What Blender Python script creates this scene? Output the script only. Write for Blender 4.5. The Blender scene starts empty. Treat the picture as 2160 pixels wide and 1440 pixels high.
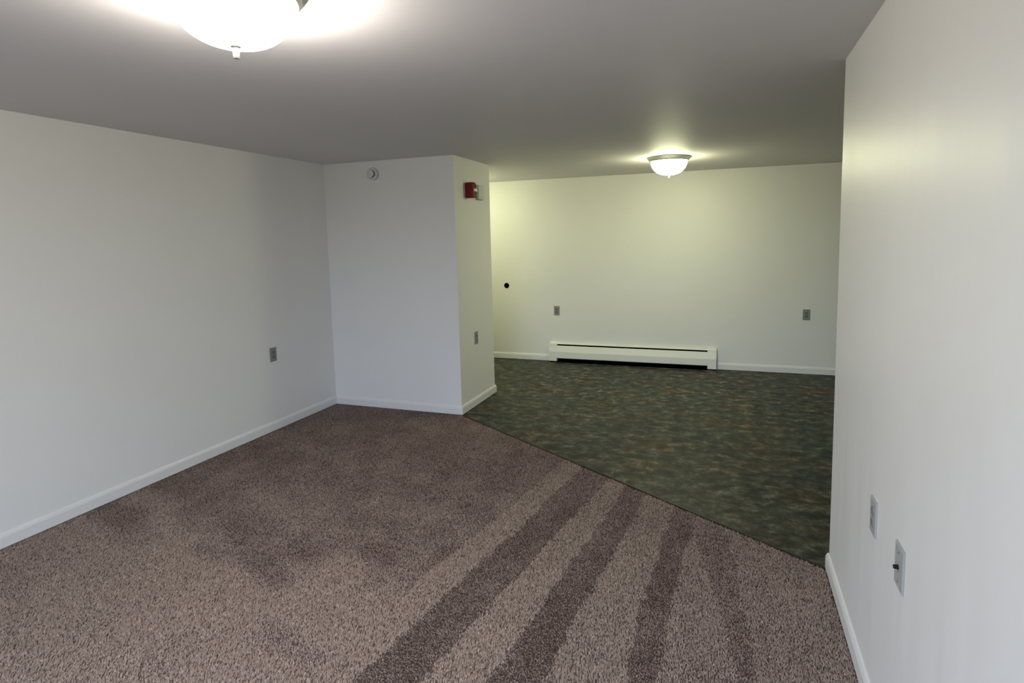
import bpy, bmesh, math, random
import numpy as np
from mathutils import Matrix, Vector

sc = bpy.context.scene
PI = math.pi
random.seed(7)
rng = np.random.default_rng(7)

# ------------------------------------------------------------------ camera
W_IMG, H_IMG = 2160, 1440
YAW, PITCH, ROLL = 0.3384, -0.1010, 0.0216
F_PX, CX, CY, CAM_Z = 1203.9, 1080 + 32.4, 720 - 95.5, 1.5642
cam_d = bpy.data.cameras.new('camera')
cam = bpy.data.objects.new('camera', cam_d)
sc.collection.objects.link(cam)
rot = (Matrix.Rotation(YAW, 4, 'Z') @ Matrix.Rotation(PITCH, 4, 'X')
       @ Matrix.Rotation(ROLL, 4, 'Y') @ Matrix.Rotation(PI / 2, 4, 'X'))
cam.matrix_world = Matrix.Translation((0, 0, CAM_Z)) @ rot
cam_d.sensor_width = 36.0
cam_d.lens = F_PX / W_IMG * 36.0
cam_d.shift_x = -(CX - W_IMG / 2) / W_IMG
cam_d.shift_y = (CY - H_IMG / 2) / W_IMG
cam_d.clip_start = 0.02
sc.camera = cam

# ------------------------------------------------------------------ light and exposure
SKY_STRENGTH = 9.0
GROUND_STRENGTH = 1.2
SKY_COLOR = (0.62, 0.73, 1.0)
GROUND_COLOR = (0.80, 0.84, 0.90)
LAMP_LIVING = 63.0
LAMP_LIVING_COLOR = (1.0, 0.93, 0.81)
LAMP_KITCHEN = 68.0
LAMP_KITCHEN_COLOR = (0.985, 1.0, 0.605)
LAMP_CORNER = 37.0
sc.view_settings.view_transform = 'Standard'
sc.view_settings.look = 'None'
sc.view_settings.exposure = 0.0
sc.view_settings.gamma = 1.0
sc.view_settings.use_curve_mapping = False
sc.cycles.use_denoising = True
sc.cycles.max_bounces = 12
sc.cycles.diffuse_bounces = 6
sc.cycles.sample_clamp_indirect = 8.0

wd = bpy.data.worlds.new('overcast_sky')
sc.world = wd
wd.use_nodes = True
bg = wd.node_tree.nodes['Background']
wn = wd.node_tree
w_tc = wn.nodes.new('ShaderNodeTexCoord')
w_xyz = wn.nodes.new('ShaderNodeSeparateXYZ')
w_mr = wn.nodes.new('ShaderNodeMapRange')           # overcast sky above the horizon, dimmer ground below it
w_mr.inputs['From Min'].default_value = -0.03; w_mr.inputs['From Max'].default_value = 0.03
w_mix = wn.nodes.new('ShaderNodeMix'); w_mix.data_type = 'RGBA'
w_mix.inputs[6].default_value = (*[c * GROUND_STRENGTH for c in GROUND_COLOR], 1)
w_mix.inputs[7].default_value = (*[c * SKY_STRENGTH for c in SKY_COLOR], 1)
wn.links.new(w_tc.outputs['Generated'], w_xyz.inputs[0])
wn.links.new(w_xyz.outputs['Z'], w_mr.inputs['Value'])
wn.links.new(w_mr.outputs[0], w_mix.inputs[0])
wn.links.new(w_mix.outputs[2], bg.inputs['Color'])

# room measures (metres); the camera stands at x = 0, y = 0
H = 2.29
XL, XR, XR2, XK = -3.585, 0.462, 0.585, 2.60     # left wall, partition faces, kitchen right wall
YW, YP, YB = -0.60, 2.824, 6.878                 # window wall, end of partition, far wall
CX1, CY0, CY1 = -2.234, 4.511, 5.289             # closet: side face x, front y, rear y
WIN = (-2.20, 0.10, 0.06, 2.06)                 # window x0 x1 z0 z1
pd = bpy.data.lights.new('window_portal', 'AREA')
pd.shape = 'RECTANGLE'
pd.size, pd.size_y = WIN[1] - WIN[0], WIN[3] - WIN[2]
pd.cycles.is_portal = True
po = bpy.data.objects.new('window_portal', pd)
po.location = ((WIN[0] + WIN[1]) / 2, YW - 0.10, (WIN[2] + WIN[3]) / 2)
po.rotation_euler = (PI / 2, 0, 0)                 # shines towards +Y
sc.collection.objects.link(po)

# ------------------------------------------------------------------ materials
def mat(name, color, rough=0.5, spec=0.5, metal=0.0):
    m = bpy.data.materials.new(name)
    m.use_nodes = True
    b = m.node_tree.nodes['Principled BSDF']
    b.inputs['Base Color'].default_value = (*color, 1)
    b.inputs['Roughness'].default_value = rough
    b.inputs['Specular IOR Level'].default_value = spec
    b.inputs['Metallic'].default_value = metal
    return m

def nd(m, kind, **kw):
    n = m.node_tree.nodes.new(kind)
    for k, v in kw.items():
        setattr(n, k, v)
    return n

def lk(m, a, b):
    m.node_tree.links.new(a, b)

def painted(name, color, rough, spec, bump=0.12, streak=0.0):
    """rolled wall paint: faint tone drift, roller stipple and broad drywall waviness"""
    m = mat(name, color, rough, spec)
    b = m.node_tree.nodes['Principled BSDF']
    tc = nd(m, 'ShaderNodeTexCoord')
    n1 = nd(m, 'ShaderNodeTexNoise'); n1.inputs['Scale'].default_value = 1.1; n1.inputs['Detail'].default_value = 5
    lk(m, tc.outputs['Object'], n1.inputs['Vector'])
    mx = nd(m, 'ShaderNodeMix', data_type='RGBA')
    mx.inputs[6].default_value = (*[c * 0.965 for c in color], 1)
    mx.inputs[7].default_value = (*[min(1, c * 1.035) for c in color], 1)
    lk(m, n1.outputs['Fac'], mx.inputs[0])
    lk(m, mx.outputs[2], b.inputs['Base Color'])
    n2 = nd(m, 'ShaderNodeTexNoise'); n2.inputs['Scale'].default_value = 190; n2.inputs['Detail'].default_value = 3
    lk(m, tc.outputs['Object'], n2.inputs['Vector'])
    bp = nd(m, 'ShaderNodeBump'); bp.inputs['Strength'].default_value = bump; bp.inputs['Distance'].default_value = 0.0012
    lk(m, n2.outputs['Fac'], bp.inputs['Height'])
    if streak:
        mp = nd(m, 'ShaderNodeMapping'); mp.inputs['Scale'].default_value = (5.0, 5.0, 0.7)
        lk(m, tc.outputs['Object'], mp.inputs['Vector'])
        n3 = nd(m, 'ShaderNodeTexNoise'); n3.inputs['Scale'].default_value = 1.0; n3.inputs['Detail'].default_value = 2
        lk(m, mp.outputs['Vector'], n3.inputs['Vector'])
        b2 = nd(m, 'ShaderNodeBump'); b2.inputs['Strength'].default_value = streak; b2.inputs['Distance'].default_value = 0.03
        lk(m, n3.outputs['Fac'], b2.inputs['Height'])
        lk(m, b2.outputs['Normal'], bp.inputs['Normal'])
    lk(m, bp.outputs['Normal'], b.inputs['Normal'])
    return m

M = {}
M['wall'] = painted('wall_paint', (0.76, 0.76, 0.735), 0.48, 0.4)
M['wall_r'] = painted('wall_paint_satin', (0.76, 0.76, 0.735), 0.42, 0.42, 0.05, 0.25)
M['ceiling'] = painted('ceiling_paint', (0.735, 0.71, 0.72), 0.6, 0.15, 0.15)
M['trim'] = mat('trim_paint', (0.74, 0.74, 0.72), 0.35, 0.5)
M['enamel'] = mat('heater_enamel', (0.76, 0.76, 0.70), 0.38, 0.5)
M['black'] = mat('black_cavity', (0.0025, 0.0025, 0.004), 1.0, 0.0)  # near-black: the shade inside recesses put into the colour
M['fins'] = mat('dark_fins', (0.015, 0.015, 0.02), 0.6, 0.3)
M['plate_dark'] = mat('grey_plate', (0.24, 0.245, 0.23), 0.45, 0.35)
M['plate_socket_dark'] = mat('grey_socket', (0.155, 0.16, 0.148), 0.45, 0.35)
M['plate_light'] = mat('pale_grey_plate', (0.36, 0.37, 0.355), 0.55, 0.25)
M['plate_socket_light'] = mat('pale_grey_socket', (0.25, 0.245, 0.23), 0.55, 0.25)
M['slot'] = mat('slot_dark', (0.02, 0.02, 0.018), 0.6, 0.3)
M['screw'] = mat('screw_metal', (0.35, 0.35, 0.33), 0.35, 0.5, 0.8)
M['nickel'] = mat('brushed_nickel', (0.50, 0.49, 0.46), 0.32, 0.5, 0.9)
M['white_plastic'] = mat('white_plastic', (0.62, 0.62, 0.62), 0.4, 0.5)
M['beige_plastic'] = mat('beige_plastic', (0.66, 0.65, 0.60), 0.45, 0.4)
M['red'] = mat('alarm_red', (0.14, 0.0035, 0.005), 0.45, 0.3)
M['lens'] = mat('clear_lens', (0.85, 0.78, 0.76), 0.12, 0.6)
M['strip'] = mat('brown_strip', (0.018, 0.011, 0.006), 0.45, 0.4)
M['subfloor'] = mat('subfloor', (0.03, 0.027, 0.024), 0.9, 0.2)
M['window_frame'] = mat('vinyl_frame', (0.75, 0.75, 0.75), 0.4, 0.5)

def lamp_glass(name, color, strength, top):
    # rim glow is set per lamp for its light on the ceiling: the glass near the rim gives off `top` times as much
    m = bpy.data.materials.new(name)
    m.use_nodes = True
    nt = m.node_tree
    b = nt.nodes['Principled BSDF']
    b.inputs['Base Color'].default_value = (0.85, 0.85, 0.82, 1)
    b.inputs['Roughness'].default_value = 0.3
    b.inputs['Emission Color'].default_value = (*color, 1)
    tc = nd(m, 'ShaderNodeTexCoord')
    sx = nd(m, 'ShaderNodeSeparateXYZ')
    lk(m, tc.outputs['Object'], sx.inputs[0])
    mr = nd(m, 'ShaderNodeMapRange')
    mr.inputs['From Min'].default_value = -0.11; mr.inputs['From Max'].default_value = -0.03
    mr.inputs['To Min'].default_value = strength; mr.inputs['To Max'].default_value = strength * top
    lk(m, sx.outputs['Z'], mr.inputs['Value'])
    lk(m, mr.outputs[0], b.inputs['Emission Strength'])
    return m
M['glass_living'] = lamp_glass('lit_glass_living', LAMP_LIVING_COLOR, LAMP_LIVING, 2.15)
M['glass_kitchen'] = lamp_glass('lit_glass_kitchen', LAMP_KITCHEN_COLOR, LAMP_KITCHEN, 0.22)
M['glass_corner'] = lamp_glass('lit_glass_corner', LAMP_KITCHEN_COLOR, LAMP_CORNER, 0.35)

def pane_mat():
    m = bpy.data.materials.new('window_glass')
    m.use_nodes = True
    nt = m.node_tree
    nt.nodes.clear()
    out = nd(m, 'ShaderNodeOutputMaterial')
    t = nd(m, 'ShaderNodeBsdfTransparent'); t.inputs['Color'].default_value = (0.95, 0.97, 0.97, 1)
    g = nd(m, 'ShaderNodeBsdfGlossy'); g.inputs['Roughness'].default_value = 0.02
    x = nd(m, 'ShaderNodeMixShader'); x.inputs[0].default_value = 0.06
    lk(m, t.outputs[0], x.inputs[1]); lk(m, g.outputs[0], x.inputs[2]); lk(m, x.outputs[0], out.inputs['Surface'])
    return m
M['pane'] = pane_mat()

def vinyl_mat():
    m = mat('slate_vinyl', (0.05, 0.05, 0.035), 0.5, 0.22)
    b = m.node_tree.nodes['Principled BSDF']
    ge = nd(m, 'ShaderNodeNewGeometry')
    oi = nd(m, 'ShaderNodeObjectInfo')
    add = nd(m, 'ShaderNodeMapping'); add.inputs['Scale'].default_value = (0.78, 1.0, 1)
    lk(m, ge.outputs['Position'], add.inputs['Vector'])
    n1 = nd(m, 'ShaderNodeTexNoise'); n1.inputs['Scale'].default_value = 12; n1.inputs['Detail'].default_value = 12
    n1.inputs['Roughness'].default_value = 0.74; n1.inputs['Distortion'].default_value = 0.25
    lk(m, add.outputs[0], n1.inputs['Vector'])
    r1 = nd(m, 'ShaderNodeValToRGB')
    e = r1.color_ramp.elements
    e[0].position = 0.36; e[0].color = (0.005, 0.006, 0.005, 1)
    e[1].position = 0.68; e[1].color = (0.205, 0.205, 0.150, 1)
    x = e.new(0.46); x.color = (0.023, 0.025, 0.018, 1)
    x = e.new(0.55); x.color = (0.062, 0.064, 0.046, 1)
    lk(m, n1.outputs['Fac'], r1.inputs[0])
    n2 = nd(m, 'ShaderNodeTexNoise'); n2.inputs['Scale'].default_value = 3.2; n2.inputs['Detail'].default_value = 4
    lk(m, add.outputs[0], n2.inputs['Vector'])
    r2 = nd(m, 'ShaderNodeValToRGB')
    e = r2.color_ramp.elements
    e[0].position = 0.36; e[0].color = (0.80, 0.92, 0.98, 1)
    e[1].position = 0.66; e[1].color = (1.30, 0.98, 0.76, 1)
    x = e.new(0.5); x.color = (1, 1, 1, 1)
    lk(m, n2.outputs['Fac'], r2.inputs[0])
    mu = nd(m, 'ShaderNodeMix', data_type='RGBA', blend_type='MULTIPLY'); mu.inputs[0].default_value = 1
    lk(m, r1.outputs[0], mu.inputs[6]); lk(m, r2.outputs[0], mu.inputs[7])
    # small tone step from tile to tile
    mr = nd(m, 'ShaderNodeMapRange'); mr.inputs['To Min'].default_value = 0.90; mr.inputs['To Max'].default_value = 1.07
    lk(m, oi.outputs['Random'], mr.inputs['Value'])
    mv = nd(m, 'ShaderNodeVectorMath', operation='SCALE')
    lk(m, mu.outputs[2], mv.inputs[0]); lk(m, mr.outputs[0], mv.inputs['Scale'])
    lk(m, mv.outputs[0], b.inputs['Base Color'])
    bp = nd(m, 'ShaderNodeBump'); bp.inputs['Strength'].default_value = 0.35; bp.inputs['Distance'].default_value = 0.002
    lk(m, n1.outputs['Fac'], bp.inputs['Height']); lk(m, bp.outputs['Normal'], b.inputs['Normal'])
    return m
M['vinyl'] = vinyl_mat()

def carpet_mats():
    base = mat('carpet_backing', (0.085, 0.068, 0.058), 0.95, 0.05)
    m = mat('carpet_tufts', (0.25, 0.2, 0.17), 0.95, 0.05)
    b = m.node_tree.nodes['Principled BSDF']
    a = nd(m, 'ShaderNodeAttribute'); a.attribute_name = 'yarn'
    lk(m, a.outputs['Color'], b.inputs['Base Color'])
    return base, m
M['carpet_base'], M['carpet_tufts'] = carpet_mats()

# ------------------------------------------------------------------ mesh helpers
def link(name, bm, material, parent=None, smooth=False, matrix=None):
    me = bpy.data.meshes.new(name)
    bmesh.ops.recalc_face_normals(bm, faces=bm.faces)
    bm.to_mesh(me); bm.free()
    if smooth:
        me.shade_smooth()
        try:
            me.set_sharp_from_angle(angle=math.radians(38))
        except Exception:
            pass
    me.materials.append(material)
    o = bpy.data.objects.new(name, me)
    sc.collection.objects.link(o)
    if parent:
        o.parent = parent
    if matrix is not None:
        o.matrix_local = matrix
    return o

def box(bm, x0, x1, y0, y1, z0, z1, bev=0.0, seg=2):
    ps = [(x, y, z) for x in (x0, x1) for y in (y0, y1) for z in (z0, z1)]
    v = [bm.verts.new(p) for p in ps]
    fs = [bm.faces.new([v[i] for i in f]) for f in
          ((0, 1, 3, 2), (4, 6, 7, 5), (0, 4, 5, 1), (2, 3, 7, 6), (0, 2, 6, 4), (1, 5, 7, 3))]
    if bev:
        es = {e for f in fs for e in f.edges}
        bmesh.ops.bevel(bm, geom=list(es), offset=bev, segments=seg, affect='EDGES', profile=0.5)

def lathe(bm, prof, seg=48, mtx=None, closed=False):
    """revolve (r, z) points about z"""
    rings = []
    for r, z in prof:
        if r < 1e-6:
            rings.append([bm.verts.new((0, 0, z))])
        else:
            rings.append([bm.verts.new((r * math.cos(2 * PI * k / seg), r * math.sin(2 * PI * k / seg), z)) for k in range(seg)])
    allv = [v for r in rings for v in r]
    pairs = list(zip(rings, rings[1:]))
    if closed:
        pairs.append((rings[-1], rings[0]))
    for a, b in pairs:
        for k in range(seg):
            k2 = (k + 1) % seg
            if len(a) == 1 and len(b) == 1:
                continue
            if len(a) == 1:
                bm.faces.new((a[0], b[k], b[k2]))
            elif len(b) == 1:
                bm.faces.new((a[k], b[0], a[k2]))
            else:
                bm.faces.new((a[k], b[k], b[k2], a[k2]))
    if mtx is not None:
        bmesh.ops.transform(bm, matrix=mtx, verts=allv)

def extrude_profile(bm, prof, origin, along, out, up=(0, 0, 1)):
    """prof = (d, z) points; d goes along `out`, swept by the vector `along`"""
    o, a, n, u = Vector(origin), Vector(along), Vector(out), Vector(up)
    r0 = [bm.verts.new(o + n * d + u * z) for d, z in prof]
    r1 = [bm.verts.new(o + a + n * d + u * z) for d, z in prof]
    k = len(prof)
    for i in range(k):
        j = (i + 1) % k
        bm.faces.new((r0[i], r0[j], r1[j], r1[i]))
    bm.faces.new(r0[::-1]); bm.faces.new(r1)

def sheet_profile(bm, prof, t, origin, along, out):
    """open sheet-metal profile of thickness t"""
    p2 = []
    for i, (d, z) in enumerate(prof):
        a = Vector(prof[max(i - 1, 0)]); b = Vector(prof[min(i + 1, len(prof) - 1)])
        tn = (b - a).normalized(); nn = Vector((-tn.y, tn.x))
        p2.append((d + nn.x * t, z + nn.y * t))
    extrude_profile(bm, list(prof) + p2[::-1], origin, along, out)

def tag(o, label=None, cat=None, group=None, kind=None):
    if label: o['label'] = label
    if cat: o['category'] = cat
    if group: o['group'] = group
    if kind: o['kind'] = kind
    return o

def thing(name, loc, rz, label, cat, group=None):
    o = bpy.data.objects.new(name, None)
    o.empty_display_size = 0.05
    o.location = loc; o.rotation_euler = (0, 0, rz)
    sc.collection.objects.link(o)
    return tag(o, label, cat, group)

def copy_tree(o, parent=None):
    c = o.copy()
    sc.collection.objects.link(c)
    if parent is not None:
        c.parent = parent
        c.matrix_parent_inverse = o.matrix_parent_inverse.copy()
    for ch in list(o.children):
        copy_tree(ch, c)
    return c

# ------------------------------------------------------------------ room shell
def structure(name, bm, material, parent=None, smooth=False):
    o = link(name, bm, material, parent, smooth)
    if parent is None:
        o['kind'] = 'structure'
    return o

bm = bmesh.new(); box(bm, XL - 0.12, XK + 0.12, YW - 0.14, YB + 0.12, H, H + 0.12)
structure('ceiling', bm, M['ceiling'])
bm = bmesh.new(); box(bm, XL - 0.12, XL, YW, YB, -0.10, H)
structure('wall_left', bm, M['wall'])
bm = bmesh.new(); box(bm, XR, XR2, YW, YP, -0.10, H)
es = [e for e in bm.edges if all(abs(v.co.y - YP) < 1e-4 for v in e.verts) and abs(e.verts[0].co.z - e.verts[1].co.z) > 1]
bmesh.ops.bevel(bm, geom=es, offset=0.004, segments=2, affect='EDGES', profile=0.5)
structure('wall_right', bm, M['wall_r'])
bm = bmesh.new(); box(bm, XK, XK + 0.12, YP, YB, -0.10, H)
structure('wall_kitchen_right', bm, M['wall'])
bm = bmesh.new(); box(bm, XR2, XK + 0.12, YP - 0.12, YP, -0.10, H)
structure('wall_kitchen_front', bm, M['wall'])
bm = bmesh.new(); box(bm, XL, CX1, CY0, CY1, -0.10, H)
es = [e for e in bm.edges if all(abs(v.co.x - CX1) < 1e-4 for v in e.verts) and abs(e.verts[0].co.z - e.verts[1].co.z) > 1]
bmesh.ops.bevel(bm, geom=es, offset=0.005, segments=2, affect='EDGES', profile=0.5)
structure('wall_closet', bm, M['wall'])

# window wall behind the camera
bm = bmesh.new()
box(bm, XL - 0.12, WIN[0], YW - 0.14, YW, -0.10, H)
box(bm, WIN[1], XR2, YW - 0.14, YW, -0.10, H)
box(bm, WIN[0], WIN[1], YW - 0.14, YW, -0.10, WIN[2])
box(bm, WIN[0], WIN[1], YW - 0.14, YW, WIN[3], H)
structure('wall_front', bm, M['wall'])
bm = bmesh.new()
xm = (WIN[0] + WIN[1]) / 2
for x0, x1, z0, z1 in ((WIN[0], WIN[0] + 0.05, WIN[2], WIN[3]), (WIN[1] - 0.05, WIN[1], WIN[2], WIN[3]),
                       (xm - 0.03, xm + 0.03, WIN[2], WIN[3]), (WIN[0], WIN[1], WIN[2], WIN[2] + 0.05), (WIN[0], WIN[1], WIN[3] - 0.05, WIN[3])):
    box(bm, x0, x1, YW - 0.09, YW - 0.04, z0, z1)
wf = structure('window_1', bm, M['window_frame'])
for x0, x1 in ((WIN[0] + 0.05, xm - 0.03), (xm + 0.03, WIN[1] - 0.05)):
    bm = bmesh.new(); box(bm, x0, x1, YW - 0.068, YW - 0.062, WIN[2] + 0.05, WIN[3] - 0.05)
    link('pane', bm, M['pane'], wf)

# far wall with a round pipe hole cut through its face
HX, HZ, HR = -2.702, 0.961, 0.034
def far_wall():
    bm = bmesh.new()
    x0, x1, z0, z1 = XL - 0.12, XK + 0.12, -0.10, H
    s, n = 0.10, 32
    def v(x, z, y=YB):
        return bm.verts.new((x, y, z))
    circ = [v(HX + HR * math.cos(2 * PI * k / n + PI / 4), HZ + HR * math.sin(2 * PI * k / n + PI / 4)) for k in range(n)]
    sq = []
    for k in range(n):
        a = 2 * PI * k / n + PI / 4
        c, d = math.cos(a), math.sin(a)
        q = s / max(abs(c), abs(d))
        sq.append(v(HX + q * c, HZ + q * d))
    for k in range(n):
        bm.faces.new((circ[k], circ[(k + 1) % n], sq[(k + 1) % n], sq[k]))
    back = [v(HX + HR * math.cos(2 * PI * k / n + PI / 4), HZ + HR * math.sin(2 * PI * k / n + PI / 4), YB + 0.10) for k in range(n)]
    for k in range(n):
        bm.faces.new((circ[k], back[k], back[(k + 1) % n], circ[(k + 1) % n]))
    bm.faces.new(back)
    def quad(a, b, c, d):
        bm.faces.new((v(a, c), v(b, c), v(b, d), v(a, d)))
    quad(x0, HX - s, z0, z1); quad(HX + s, x1, z0, z1)
    quad(HX - s, HX + s, z0, HZ - s); quad(HX - s, HX + s, HZ + s, z1)
    # body behind the face
    o = [(x0, z0), (x1, z0), (x1, z1), (x0, z1)]
    f = [v(*p) for p in o]; b = [v(*p, YB + 0.12) for p in o]
    for i in range(4):
        j = (i + 1) % 4
        bm.faces.new((f[i], f[j], b[j], b[i]))
    bm.faces.new(b)
    return bm
structure('wall_back', far_wall(), M['wall'])

# baseboards: eased top, thin shadow gap below
BH, BT = 0.082, 0.013
BPROF = [(0, 0.005), (BT, 0.005), (BT, 0.058), (BT - 0.001, 0.064), (BT - 0.0045, 0.074), (0.005, 0.0805), (0.0035, BH), (0, BH)]
def run(name, p0, p1, out):
    bm = bmesh.new()
    extrude_profile(bm, BPROF, (p0[0], p0[1], 0), (p1[0] - p0[0], p1[1] - p0[1], 0), (out[0], out[1], 0))
    return structure(name, bm, M['trim'])

def mitred(name, pts, outs):
    """baseboard round an outside corner; outs = outward normal per leg"""
    bm = bmesh.new()
    rows = []
    for i, p in enumerate(pts):
        if i == 0: n = Vector((*outs[0], 0))
        elif i == len(pts) - 1: n = Vector((*outs[-1], 0))
        else: n = Vector((*outs[i - 1], 0)) + Vector((*outs[i], 0))
        rows.append([bm.verts.new(Vector((p[0], p[1], 0)) + n * d + Vector((0, 0, z))) for d, z in BPROF])
    k = len(BPROF)
    for a, b in zip(rows, rows[1:]):
        for i in range(k):
            j = (i + 1) % k
            bm.faces.new((a[i], a[j], b[j], b[i]))
    bm.faces.new(rows[0][::-1]); bm.faces.new(rows[-1])
    return structure(name, bm, M['trim'])

HX0, HX1 = -2.120, -0.107                         # heater ends
run('baseboard_left', (XL, YW), (XL, CY0), (1, 0))
mitred('baseboard_closet', [(XL + BT, CY0), (CX1, CY0), (CX1, CY1), (XL, CY1)], [(0, -1), (1, 0), (0, 1)])
run('baseboard_back_left', (XL, YB), (HX0 - 0.002, YB), (0, -1))
run('baseboard_back_right', (HX1 + 0.004, YB), (XK, YB), (0, -1))
mitred('baseboard_right', [(XR, YW), (XR, YP), (XR2, YP)], [(-1, 0), (0, 1)])

# ------------------------------------------------------------------ floors
# the seam between carpet and vinyl runs from the closet corner to the end of the right wall
TA = Vector((CX1 + BT - 0.002, CY0 - BT + 0.004)); TB = Vector((XR - BT + 0.002, YP + 0.010))
TD = (TB - TA).normalized(); TN = Vector((-TD.y, TD.x))            # TN points to the kitchen
def side(x, y):
    return (x - TA.x) * TN.x + (y - TA.y) * TN.y

bm = bmesh.new(); box(bm, XL - 0.12, XK + 0.12, YW - 0.14, YB + 0.12, -0.12, -0.012)
floor = structure('floor', bm, M['subfloor'])

def clip(poly, keep):
    out = []
    for i, p in enumerate(poly):
        q = poly[(i + 1) % len(poly)]
        a, b = keep(*p), keep(*q)
        if a >= 0: out.append(p)
        if (a >= 0) != (b >= 0):
            t = a / (a - b)
            out.append((p[0] + (q[0] - p[0]) * t, p[1] + (q[1] - p[1]) * t))
    return out

def slab(bm, poly, z0, z1, bev=0.0):
    n = len(poly)
    a = [bm.verts.new((x, y, z0)) for x, y in poly]; b = [bm.verts.new((x, y, z1)) for x, y in poly]
    bm.faces.new(a[::-1]); top = bm.faces.new(b)
    for i in range(n):
        j = (i + 1) % n
        bm.faces.new((a[i], a[j], b[j], b[i]))
    if bev:
        bmesh.ops.bevel(bm, geom=list(top.edges), offset=bev, segments=1, affect='EDGES')

TS, GAP = 0.4572, 0.0002                          # 18-inch vinyl tiles, tight joints
X_SEAM, Y_SEAM = 0.418, 4.02
i0, i1 = math.floor((XL - X_SEAM) / TS), math.ceil((XK - X_SEAM) / TS)
j0, j1 = math.floor((2.6 - Y_SEAM) / TS), math.ceil((YB - Y_SEAM) / TS)
shared = None
for i in range(i0, i1):
    for j in range(j0, j1):
        x0, y0 = X_SEAM + i * TS, Y_SEAM + j * TS
        poly = [(x0, y0), (x0 + TS, y0), (x0 + TS, y0 + TS), (x0, y0 + TS)]
        full = list(poly)
        for keep in (lambda x, y: x - XL, lambda x, y: XK - x, lambda x, y: YB - y,
                     lambda x, y: side(x, y) - 0.004):
            poly = clip(poly, keep)
            if len(poly) < 3: break
        if len(poly) < 3: continue
        xs = [p[0] for p in poly]; ys = [p[1] for p in poly]
        if max(ys) <= YP and min(xs) > XR - 0.05: continue
        if max(xs) <= CX1 + 0.001 and min(ys) >= CY0 and max(ys) <= CY1: continue
        if min(xs) >= XR - 0.02:
            poly = clip(poly, lambda x, y: y - YP)
        if len(poly) < 3: continue
        whole = len(poly) == 4 and max(abs(a - b) for p, q in zip(poly, full) for a, b in zip(p, q)) < 1e-6
        if whole and shared is not None:
            o = bpy.data.objects.new('tile', shared); sc.collection.objects.link(o); o.parent = floor
            o.location = (x0, y0, 0)
            continue
        cxm, cym = sum(p[0] for p in poly) / len(poly), sum(p[1] for p in poly) / len(poly)
        bm = bmesh.new()
        slab(bm, [(p[0] - x0 + (GAP if p[0] < cxm else -GAP), p[1] - y0 + (GAP if p[1] < cym else -GAP)) for p in poly], -0.0115, 0.0, 0.0)
        o = link('tile', bm, M['vinyl'], floor)
        o.location = (x0, y0, 0)
        if whole: shared = o.data

# thin dark strip along the seam
bm = bmesh.new()
L = (TB - TA).length
for k, (hw, z) in enumerate(((0.009, 0.0),)):
    pr = [(-0.010, -0.0115), (-0.010, 0.0015), (-0.006, 0.0045), (0.004, 0.0045), (0.009, 0.0012), (0.009, 0.0002), (0.003, 0.0002), (0.003, -0.0115)]
    extrude_profile(bm, pr, (TA.x, TA.y, 0), (TD.x * L, TD.y * L, 0), (TN.x, TN.y, 0))
structure('trim_1', bm, M['strip'])

# carpet
carpet_poly = [(XL + 0.002, YW + 0.002), (XR - 0.002, YW + 0.002), (XR - 0.002, YP + 0.008),
               (TB.x - 0.003, TB.y - 0.008), (TA.x - 0.006, TA.y - 0.006), (CX1, CY0 - 0.002), (XL + 0.002, CY0 - 0.002)]
carpet_poly = clip(carpet_poly, lambda x, y: -side(x, y) - 0.010)
bm = bmesh.new(); slab(bm, carpet_poly, -0.0118, -0.004)
carpet = link('carpet', bm, M['carpet_base'])
tag(carpet, 'brown cut-pile wall-to-wall carpet with pale vacuum stripes in the living room', 'carpet')

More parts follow.
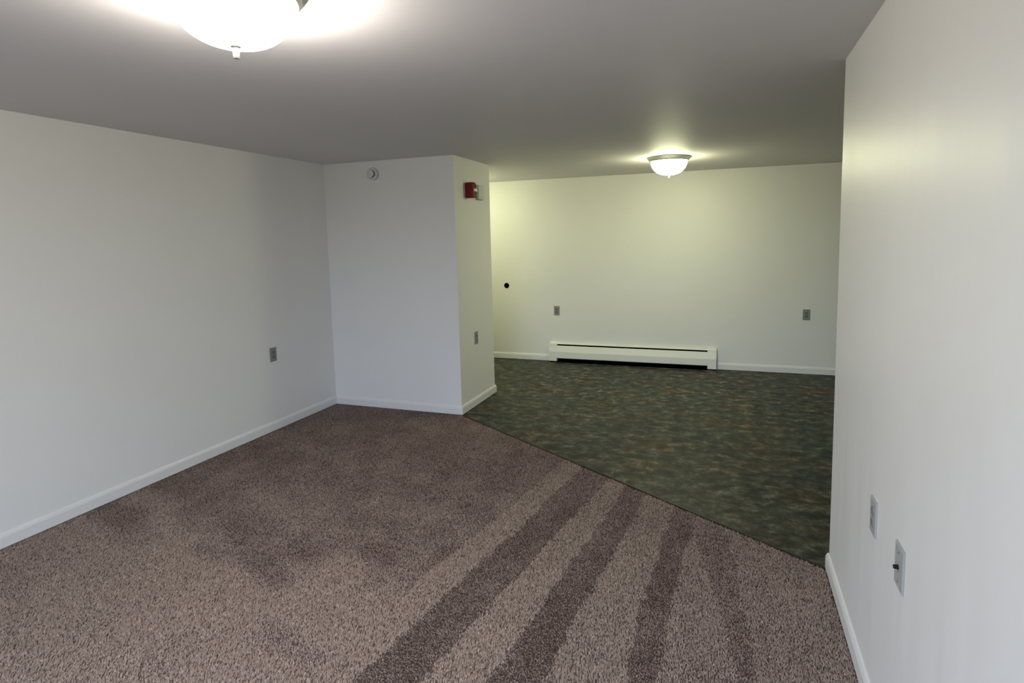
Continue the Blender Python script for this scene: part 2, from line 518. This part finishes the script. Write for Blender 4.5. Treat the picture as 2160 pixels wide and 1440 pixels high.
def carpet_pile():
    step = 0.0066
    xs = np.arange(XL + BT + 0.001, XR - BT, step)
    ys = np.arange(0.55, CY0 - BT, step)
    X, Y = np.meshgrid(xs, ys)
    X = X.ravel() + rng.uniform(-0.003, 0.003, X.size); Y = Y.ravel() + rng.uniform(-0.003, 0.003, Y.size)
    s = (X - TA.x) * TN.x + (Y - TA.y) * TN.y
    ok = (s < -0.012) & (X > XL + BT) & (X < XR - BT - 0.001)
    X, Y = X[ok], Y[ok]
    n = X.size
    # low-frequency value noise
    def vnoise(u, v, seed):
        g = np.random.default_rng(seed).uniform(0, 1, (64, 64))
        iu, iv = np.floor(u).astype(int), np.floor(v).astype(int)
        fu, fv = u - iu, v - iv
        fu = fu * fu * (3 - 2 * fu); fv = fv * fv * (3 - 2 * fv)
        a = g[iv % 64, iu % 64]; b = g[iv % 64, (iu + 1) % 64]; c = g[(iv + 1) % 64, iu % 64]; d = g[(iv + 1) % 64, (iu + 1) % 64]
        return (a * (1 - fu) + b * fu) * (1 - fv) + (c * (1 - fu) + d * fu) * fv
    wob = ((vnoise(X * 5, Y * 2.2, 1) - 0.5) * 0.030 + (vnoise(X * 22, Y * 16, 5) - 0.5) * 0.022
           + rng.normal(0, 0.006, n))
    # vacuum strokes: edges fan out from the camera side, x at y = 1.6 and drift per metre
    edges = [(-1.407, 0.159), (-1.248, 0.162), (-1.012, 0.152), (-0.795, 0.108), (-0.608, 0.090), (-0.352, 0.046), (-0.242, 0.064), (0.119, -0.190), (0.142, -0.086)]
    tone = [1.0, 0.06, 0.95, 0.10, 0.90, 0.14, 0.80, 0.36, 0.80]
    idx = np.full(n, -1)
    for k, (x0, sl) in enumerate(edges):
        idx = np.where(X + wob > x0 + sl * (Y - 1.6), k, idx)
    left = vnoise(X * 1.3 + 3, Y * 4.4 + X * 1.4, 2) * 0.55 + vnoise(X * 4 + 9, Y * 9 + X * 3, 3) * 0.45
    near = np.clip((2.25 - 0.28 * (X + 2.0) - Y + (left - 0.5) * 0.9) / 0.45, 0, 1)  # paler zone: part vacuum lap, part window daylight put into the yarn colour
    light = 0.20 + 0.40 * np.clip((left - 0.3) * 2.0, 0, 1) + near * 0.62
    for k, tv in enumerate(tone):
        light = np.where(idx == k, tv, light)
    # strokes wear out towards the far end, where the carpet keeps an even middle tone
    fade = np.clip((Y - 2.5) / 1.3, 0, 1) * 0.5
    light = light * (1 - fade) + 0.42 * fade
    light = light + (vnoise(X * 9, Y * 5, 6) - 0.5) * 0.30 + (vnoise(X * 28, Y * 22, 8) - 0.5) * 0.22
    light = np.clip(light, 0, 1)
    lean_y = (light - 0.5) * 0.010 + rng.uniform(-0.003, 0.003, n)
    lean_x = rng.uniform(-0.003, 0.003, n)
    hgt = rng.uniform(0.006, 0.010, n)
    r = 0.0047
    ang = rng.uniform(0, 2 * PI, n)
    V = np.zeros((n, 4, 3), np.float32)
    for k in range(3):
        V[:, k, 0] = X + r * np.cos(ang + k * 2 * PI / 3)
        V[:, k, 1] = Y + r * np.sin(ang + k * 2 * PI / 3)
        V[:, k, 2] = -0.0045
    V[:, 3, 0] = X + lean_x; V[:, 3, 1] = Y + lean_y; V[:, 3, 2] = -0.004 + hgt
    base = (np.arange(n) * 4)[:, None]
    F = np.concatenate([base + np.array([[0, 1, 3]]), base + np.array([[1, 2, 3]]), base + np.array([[2, 0, 3]])], 1).reshape(-1, 3)
    me = bpy.data.meshes.new('pile')
    me.vertices.add(n * 4); me.vertices.foreach_set('co', V.ravel())
    nf = F.shape[0]
    me.loops.add(nf * 3); me.loops.foreach_set('vertex_index', F.ravel().astype(np.int32))
    me.polygons.add(nf); me.polygons.foreach_set('loop_start', (np.arange(nf) * 3).astype(np.int32))
    me.update(calc_edges=True)
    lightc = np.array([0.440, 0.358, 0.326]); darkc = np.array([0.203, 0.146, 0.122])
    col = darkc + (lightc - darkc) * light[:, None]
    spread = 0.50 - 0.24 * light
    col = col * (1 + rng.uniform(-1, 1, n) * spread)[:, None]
    fleck = rng.uniform(0, 1, n)
    col = np.where((fleck < 0.12)[:, None], col * np.array([0.45, 0.40, 0.38]), col)
    col = np.where((fleck > 0.93)[:, None], col * 1.35, col)
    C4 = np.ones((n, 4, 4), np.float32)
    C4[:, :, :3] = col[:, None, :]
    C4[:, :3, :3] *= 0.72                          # tuft colour darkened towards the backing
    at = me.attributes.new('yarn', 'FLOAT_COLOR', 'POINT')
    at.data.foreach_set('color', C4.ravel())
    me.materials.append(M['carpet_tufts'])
    o = bpy.data.objects.new('pile', me)
    sc.collection.objects.link(o)
    o.parent = carpet
    o['kind'] = 'stuff'
carpet_pile()

# ------------------------------------------------------------------ ceiling lamps
def lamp(loc, glass, label):
    t = thing('ceiling_lamp', (loc[0], loc[1], H), 0, label, 'ceiling lamp', None)
    bm = bmesh.new()                               # flared pan with stepped, ribbed rim, hung under the ceiling
    lathe(bm, [(0.0, 0.0), (0.196, 0.0), (0.201, -0.004), (0.201, -0.008), (0.194, -0.012), (0.194, -0.016), (0.187, -0.020),
               (0.187, -0.025), (0.179, -0.030), (0.176, -0.036), (0.170, -0.036), (0.166, -0.020), (0.0, -0.018)], 72)
    link('pan', bm, M['nickel'], t, True)
    bm = bmesh.new()                               # frosted glass bowl
    pr = []
    for k in range(15):
        a = k / 14 * PI / 2
        pr.append((0.168 * math.cos(a) ** 0.80 if k < 14 else 0.0, -0.030 - 0.132 * math.sin(a)))
    lathe(bm, pr, 64)
    link('glass_bowl', bm, glass, t, True)
    bm = bmesh.new()                               # finial: collar, stem, tip
    lathe(bm, [(0.0, -0.154), (0.014, -0.156), (0.015, -0.163), (0.0095, -0.167), (0.0085, -0.173), (0.0092, -0.178), (0.0092, -0.190), (0.007, -0.195), (0.0, -0.196)], 24)
    link('finial', bm, M['nickel'], t, True)
    return t
lamp((-1.338, 1.332), M['glass_living'], 'lit dome ceiling lamp at the top of the living room, cut by the frame')
lamp((-0.532, 5.60), M['glass_kitchen'], 'lit dome ceiling lamp with thin nickel rim over the kitchen floor')
lamp((-3.02, 6.05), M['glass_corner'], 'lit dome ceiling lamp in the kitchen corner behind the closet')

# ------------------------------------------------------------------ wall plates
def plate_mesh(w=0.072, h=0.117, t=0.0062):
    bm = bmesh.new()
    box(bm, -w / 2, w / 2, -t, 0, -h / 2, h / 2)
    es = [e for e in bm.edges if all(abs(v.co.y + t) < 1e-6 for v in e.verts)]
    bmesh.ops.bevel(bm, geom=es, offset=0.0035, segments=3, affect='EDGES', profile=0.5)
    return bm

def screw(parent, x, z, y=-0.0062):
    bm = bmesh.new()
    lathe(bm, [(0.0035, 0.0), (0.0035, 0.0008), (0.0022, 0.0014), (0.0, 0.0016)], 12, Matrix.Translation((x, y, z)) @ Matrix.Rotation(PI / 2, 4, 'X'))
    return link('screw', bm, M['screw'], parent, True)

def outlet(loc, rz, label, pm, sm):
    t = thing('wall_outlet', loc, rz, label, 'outlet', None)
    link('plate', plate_mesh(), pm, t)
    for dz in (0.0195, -0.0195):
        bm = bmesh.new()
        seg = 28
        pts = []
        for k in range(seg):                       # round face with flattened top and bottom
            a = 2 * PI * k / seg
            pts.append((0.0172 * math.cos(a), max(-0.0142, min(0.0142, 0.0172 * math.sin(a)))))
        f0 = [bm.verts.new((x, -0.005, dz + z)) for x, z in pts]
        f1 = [bm.verts.new((x * 0.96, -0.0085, dz + z * 0.96)) for x, z in pts]
        for k in range(seg):
            j = (k + 1) % seg
            bm.faces.new((f0[k], f0[j], f1[j], f1[k]))
        bm.faces.new(f1)
        rc = link('receptacle', bm, sm, t)
        bm = bmesh.new()
        box(bm, -0.0075, -0.0052, -0.0088, -0.0060, dz - 0.001, dz + 0.008)
        box(bm, 0.0052, 0.0075, -0.0088, -0.0060, dz, dz + 0.0075)
        lathe(bm, [(0.0, -0.0026), (0.0026, -0.0026), (0.0026, 0.0002), (0.0, 0.0002)], 12, Matrix.Translation((0, -0.0086, dz - 0.0065)) @ Matrix.Rotation(PI / 2, 4, 'X'))
        link('slots', bm, M['slot'], rc)
    screw(t, 0, 0)
    return t

LEFT, RIGHT, BACK = PI / 2, -PI / 2, 0.0
outlet((XL, 3.735, 0.642), LEFT, 'grey duplex outlet on the left wall near the closet', M['plate_dark'], M['plate_socket_dark'])
outlet((CX1, 4.862, 0.640), LEFT, 'grey outlet seen edge-on on the closet side, below the fire alarm', M['plate_dark'], M['plate_socket_dark'])
outlet((-2.030, YB, 0.648), BACK, 'grey outlet on the far kitchen wall above the left end of the heater', M['plate_dark'], M['plate_socket_dark'])
outlet((0.825, YB, 0.664), BACK, 'grey outlet on the far kitchen wall right of the heater', M['plate_dark'], M['plate_socket_dark'])
outlet((XR, 2.040, 0.640), RIGHT, 'pale grey duplex outlet on the right wall, farther of two plates', M['plate_light'], M['plate_socket_light'])

t = thing('cable_plate', (XR, 1.740, 0.640), RIGHT, 'pale grey wall plate with black cable jack, nearer plate on the right wall', 'wall plate')
link('plate', plate_mesh(0.078, 0.122), M['plate_light'], t)
bm = bmesh.new()
pr = [(0.0, 0.0), (0.0072, 0.0), (0.0072, 0.003), (0.0052, 0.003)]
for k in range(6):
    pr += [(0.0060, 0.004 + k * 0.0013), (0.0054, 0.0045 + k * 0.0013)]
pr += [(0.0055, 0.0122), (0.002, 0.0122), (0.0, 0.011)]
lathe(bm, pr, 20, Matrix.Translation((0, -0.006, 0)) @ Matrix.Rotation(PI / 2, 4, 'X'))
tag(link('cable_jack', bm, M['slot'], t, True), 'black threaded cable jack')
screw(t, 0, 0.042); screw(t, 0, -0.042)

# ------------------------------------------------------------------ pipe hole sleeve
bm = bmesh.new()
lathe(bm, [(HR - 0.001, -0.09), (HR - 0.001, 0.001), (HR + 0.001, 0.002), (HR - 0.003, 0.002), (HR - 0.003, -0.088), (0.0, -0.088), (0.0, -0.0895)], 32,
      Matrix.Translation((HX, YB, HZ)) @ Matrix.Rotation(PI / 2, 4, 'X'))
tag(link('pipe_sleeve', bm, M['black']), 'small round black pipe hole in the far kitchen wall', 'pipe hole')

# ------------------------------------------------------------------ smoke detector on the closet front
t = thing('smoke_detector', (-3.043, CY0, 2.172), 0, 'round white smoke detector high on the closet front', 'smoke detector')
RX = Matrix.Rotation(PI / 2, 4, 'X')               # lathe axis turns to -Y
bm = bmesh.new()
lathe(bm, [(0.0, 0.004), (0.056, 0.004), (0.057, 0.020), (0.054, 0.026), (0.045, 0.028), (0.0, 0.028)], 48, RX)
link('base', bm, M['white_plastic'], t, True)
bm = bmesh.new()
lathe(bm, [(0.0, 0.0), (0.055, 0.0), (0.055, 0.006), (0.0, 0.006)], 40, RX)  # dark disc: shade of the gap behind the base, put into colour
tag(link('base_gap_shade', bm, M['slot'], t, True), 'dark disc standing in for the shade behind the base')
bm = bmesh.new()
lathe(bm, [(0.0, 0.027), (0.033, 0.027), (0.033, 0.046), (0.0, 0.046)], 40, RX)  # dark band below the cap, its shade painted in
tag(link('cap_shade_ring', bm, M['slot'], t, True), 'dark ring standing in for shade on the cap side')
bm = bmesh.new()
lathe(bm, [(0.0, 0.044), (0.0335, 0.044), (0.0345, 0.047), (0.032, 0.053), (0.020, 0.057), (0.0, 0.058)], 40, RX)
link('sensor_cap', bm, M['white_plastic'], t, True)

# ------------------------------------------------------------------ fire alarm strobe and the pale box beside it
t = thing('fire_alarm_strobe', (CX1, 4.757, 2.005), LEFT, 'red fire alarm strobe with a clear lens on the closet side', 'fire alarm')
bm = bmesh.new(); box(bm, -0.037, 0.037, -0.078, 0, -0.068, 0.070, 0.009, 3)
link('housing', bm, M['red'], t, True)
bm = bmesh.new(); box(bm, -0.022, 0.020, -0.100, -0.074, -0.015, 0.015, 0.009, 3)
tag(link('strobe_lens', bm, M['lens'], t, True), 'clear strobe lens')
bm = bmesh.new()
for k in range(5):
    box(bm, -0.026, 0.026, -0.0788, -0.076, 0.028 + k * 0.007, 0.031 + k * 0.007)
link('horn_grille', bm, M['slot'], t)
t = thing('wall_box', (CX1, 5.022, 2.006), LEFT, 'small pale wall box beside the red fire alarm strobe', 'wall box')
bm = bmesh.new(); box(bm, -0.066, 0.066, -0.030, 0, -0.068, 0.066, 0.004, 2)
link('cover', bm, M['beige_plastic'], t, True)
bm = bmesh.new(); box(bm, -0.069, 0.069, -0.006, 0.0, -0.071, 0.069, 0.001, 1)
link('back_plate', bm, M['plate_dark'], t)

# ------------------------------------------------------------------ baseboard heater
t = thing('baseboard_heater', ((HX0 + HX1) / 2, YB, 0), 0, 'long white baseboard heater along the far kitchen wall', 'heater')
hl = (HX1 - HX0) / 2
CAPW = 0.098
OUT = (0, -1, 0)
def sweep(name, prof, x0, x1, m, sheet=None):
    bm = bmesh.new()
    if sheet: sheet_profile(bm, prof, sheet, (x0, 0, 0), (x1 - x0, 0, 0), OUT)
    else: extrude_profile(bm, prof, (x0, 0, 0), (x1 - x0, 0, 0), OUT)
    return link(name, bm, m, t)
sweep('back_panel', [(0, 0.001), (0.003, 0.001), (0.003, 0.236), (0, 0.236)], -hl + 0.02, hl - 0.02, M['black'])
sweep('top_hood', [(0.003, 0.246), (0.030, 0.242), (0.043, 0.230), (0.043, 0.2265)], -hl + CAPW - 0.02, hl - CAPW + 0.02, M['enamel'], -0.0015)
sweep('front_panel', [(0.040, 0.2080), (0.0435, 0.2090), (0.0475, 0.198), (0.067, 0.135), (0.068, 0.129), (0.068, 0.056), (0.064, 0.050)],
      -hl + CAPW - 0.006, hl - CAPW + 0.006, M['enamel'], -0.0015)
sweep('under_shade_sheet', [(0, 0.0008), (0.067, 0.0008), (0.067, 0.0035), (0, 0.0035)], -hl + 0.01, hl - 0.003, M['black'])  # black sheet added in place of the shade under the heater
bm = bmesh.new()
for k in range(90):
    x = -hl + 0.13 + k * (2 * hl - 0.26) / 89
    box(bm, x - 0.0004, x + 0.0004, -0.050, -0.006, 0.075, 0.135)
lathe(bm, [(0.011, -hl + 0.02), (0.011, hl - 0.02), (0.0, hl - 0.02)], 12, Matrix.Translation((0, -0.028, 0.105)) @ Matrix.Rotation(PI / 2, 4, 'Y'))
link('fin_tube', bm, M['fins'], t)
CAPP = [(0, 0.012), (0.066, 0.012), (0.070, 0.016), (0.070, 0.128), (0.0685, 0.137), (0.052, 0.196), (0.047, 0.234), (0.036, 0.245), (0.0, 0.251)]
for s in (-1, 1):
    a, b = (-hl, -hl + CAPW) if s < 0 else (hl - CAPW, hl)
    c = sweep('end_cap', CAPP, a, b, M['enamel'])
    bm = bmesh.new()
    x0, x1 = (a - 0.0005, a + 0.008) if s < 0 else (b - 0.008, b + 0.0005)
    extrude_profile(bm, [(d * 1.025 if d else 0, z if z < 0.02 else z + 0.0015) for d, z in CAPP], (x0, 0, 0), (x1 - x0, 0, 0), OUT)
    link('end_flange', bm, M['enamel'], c)
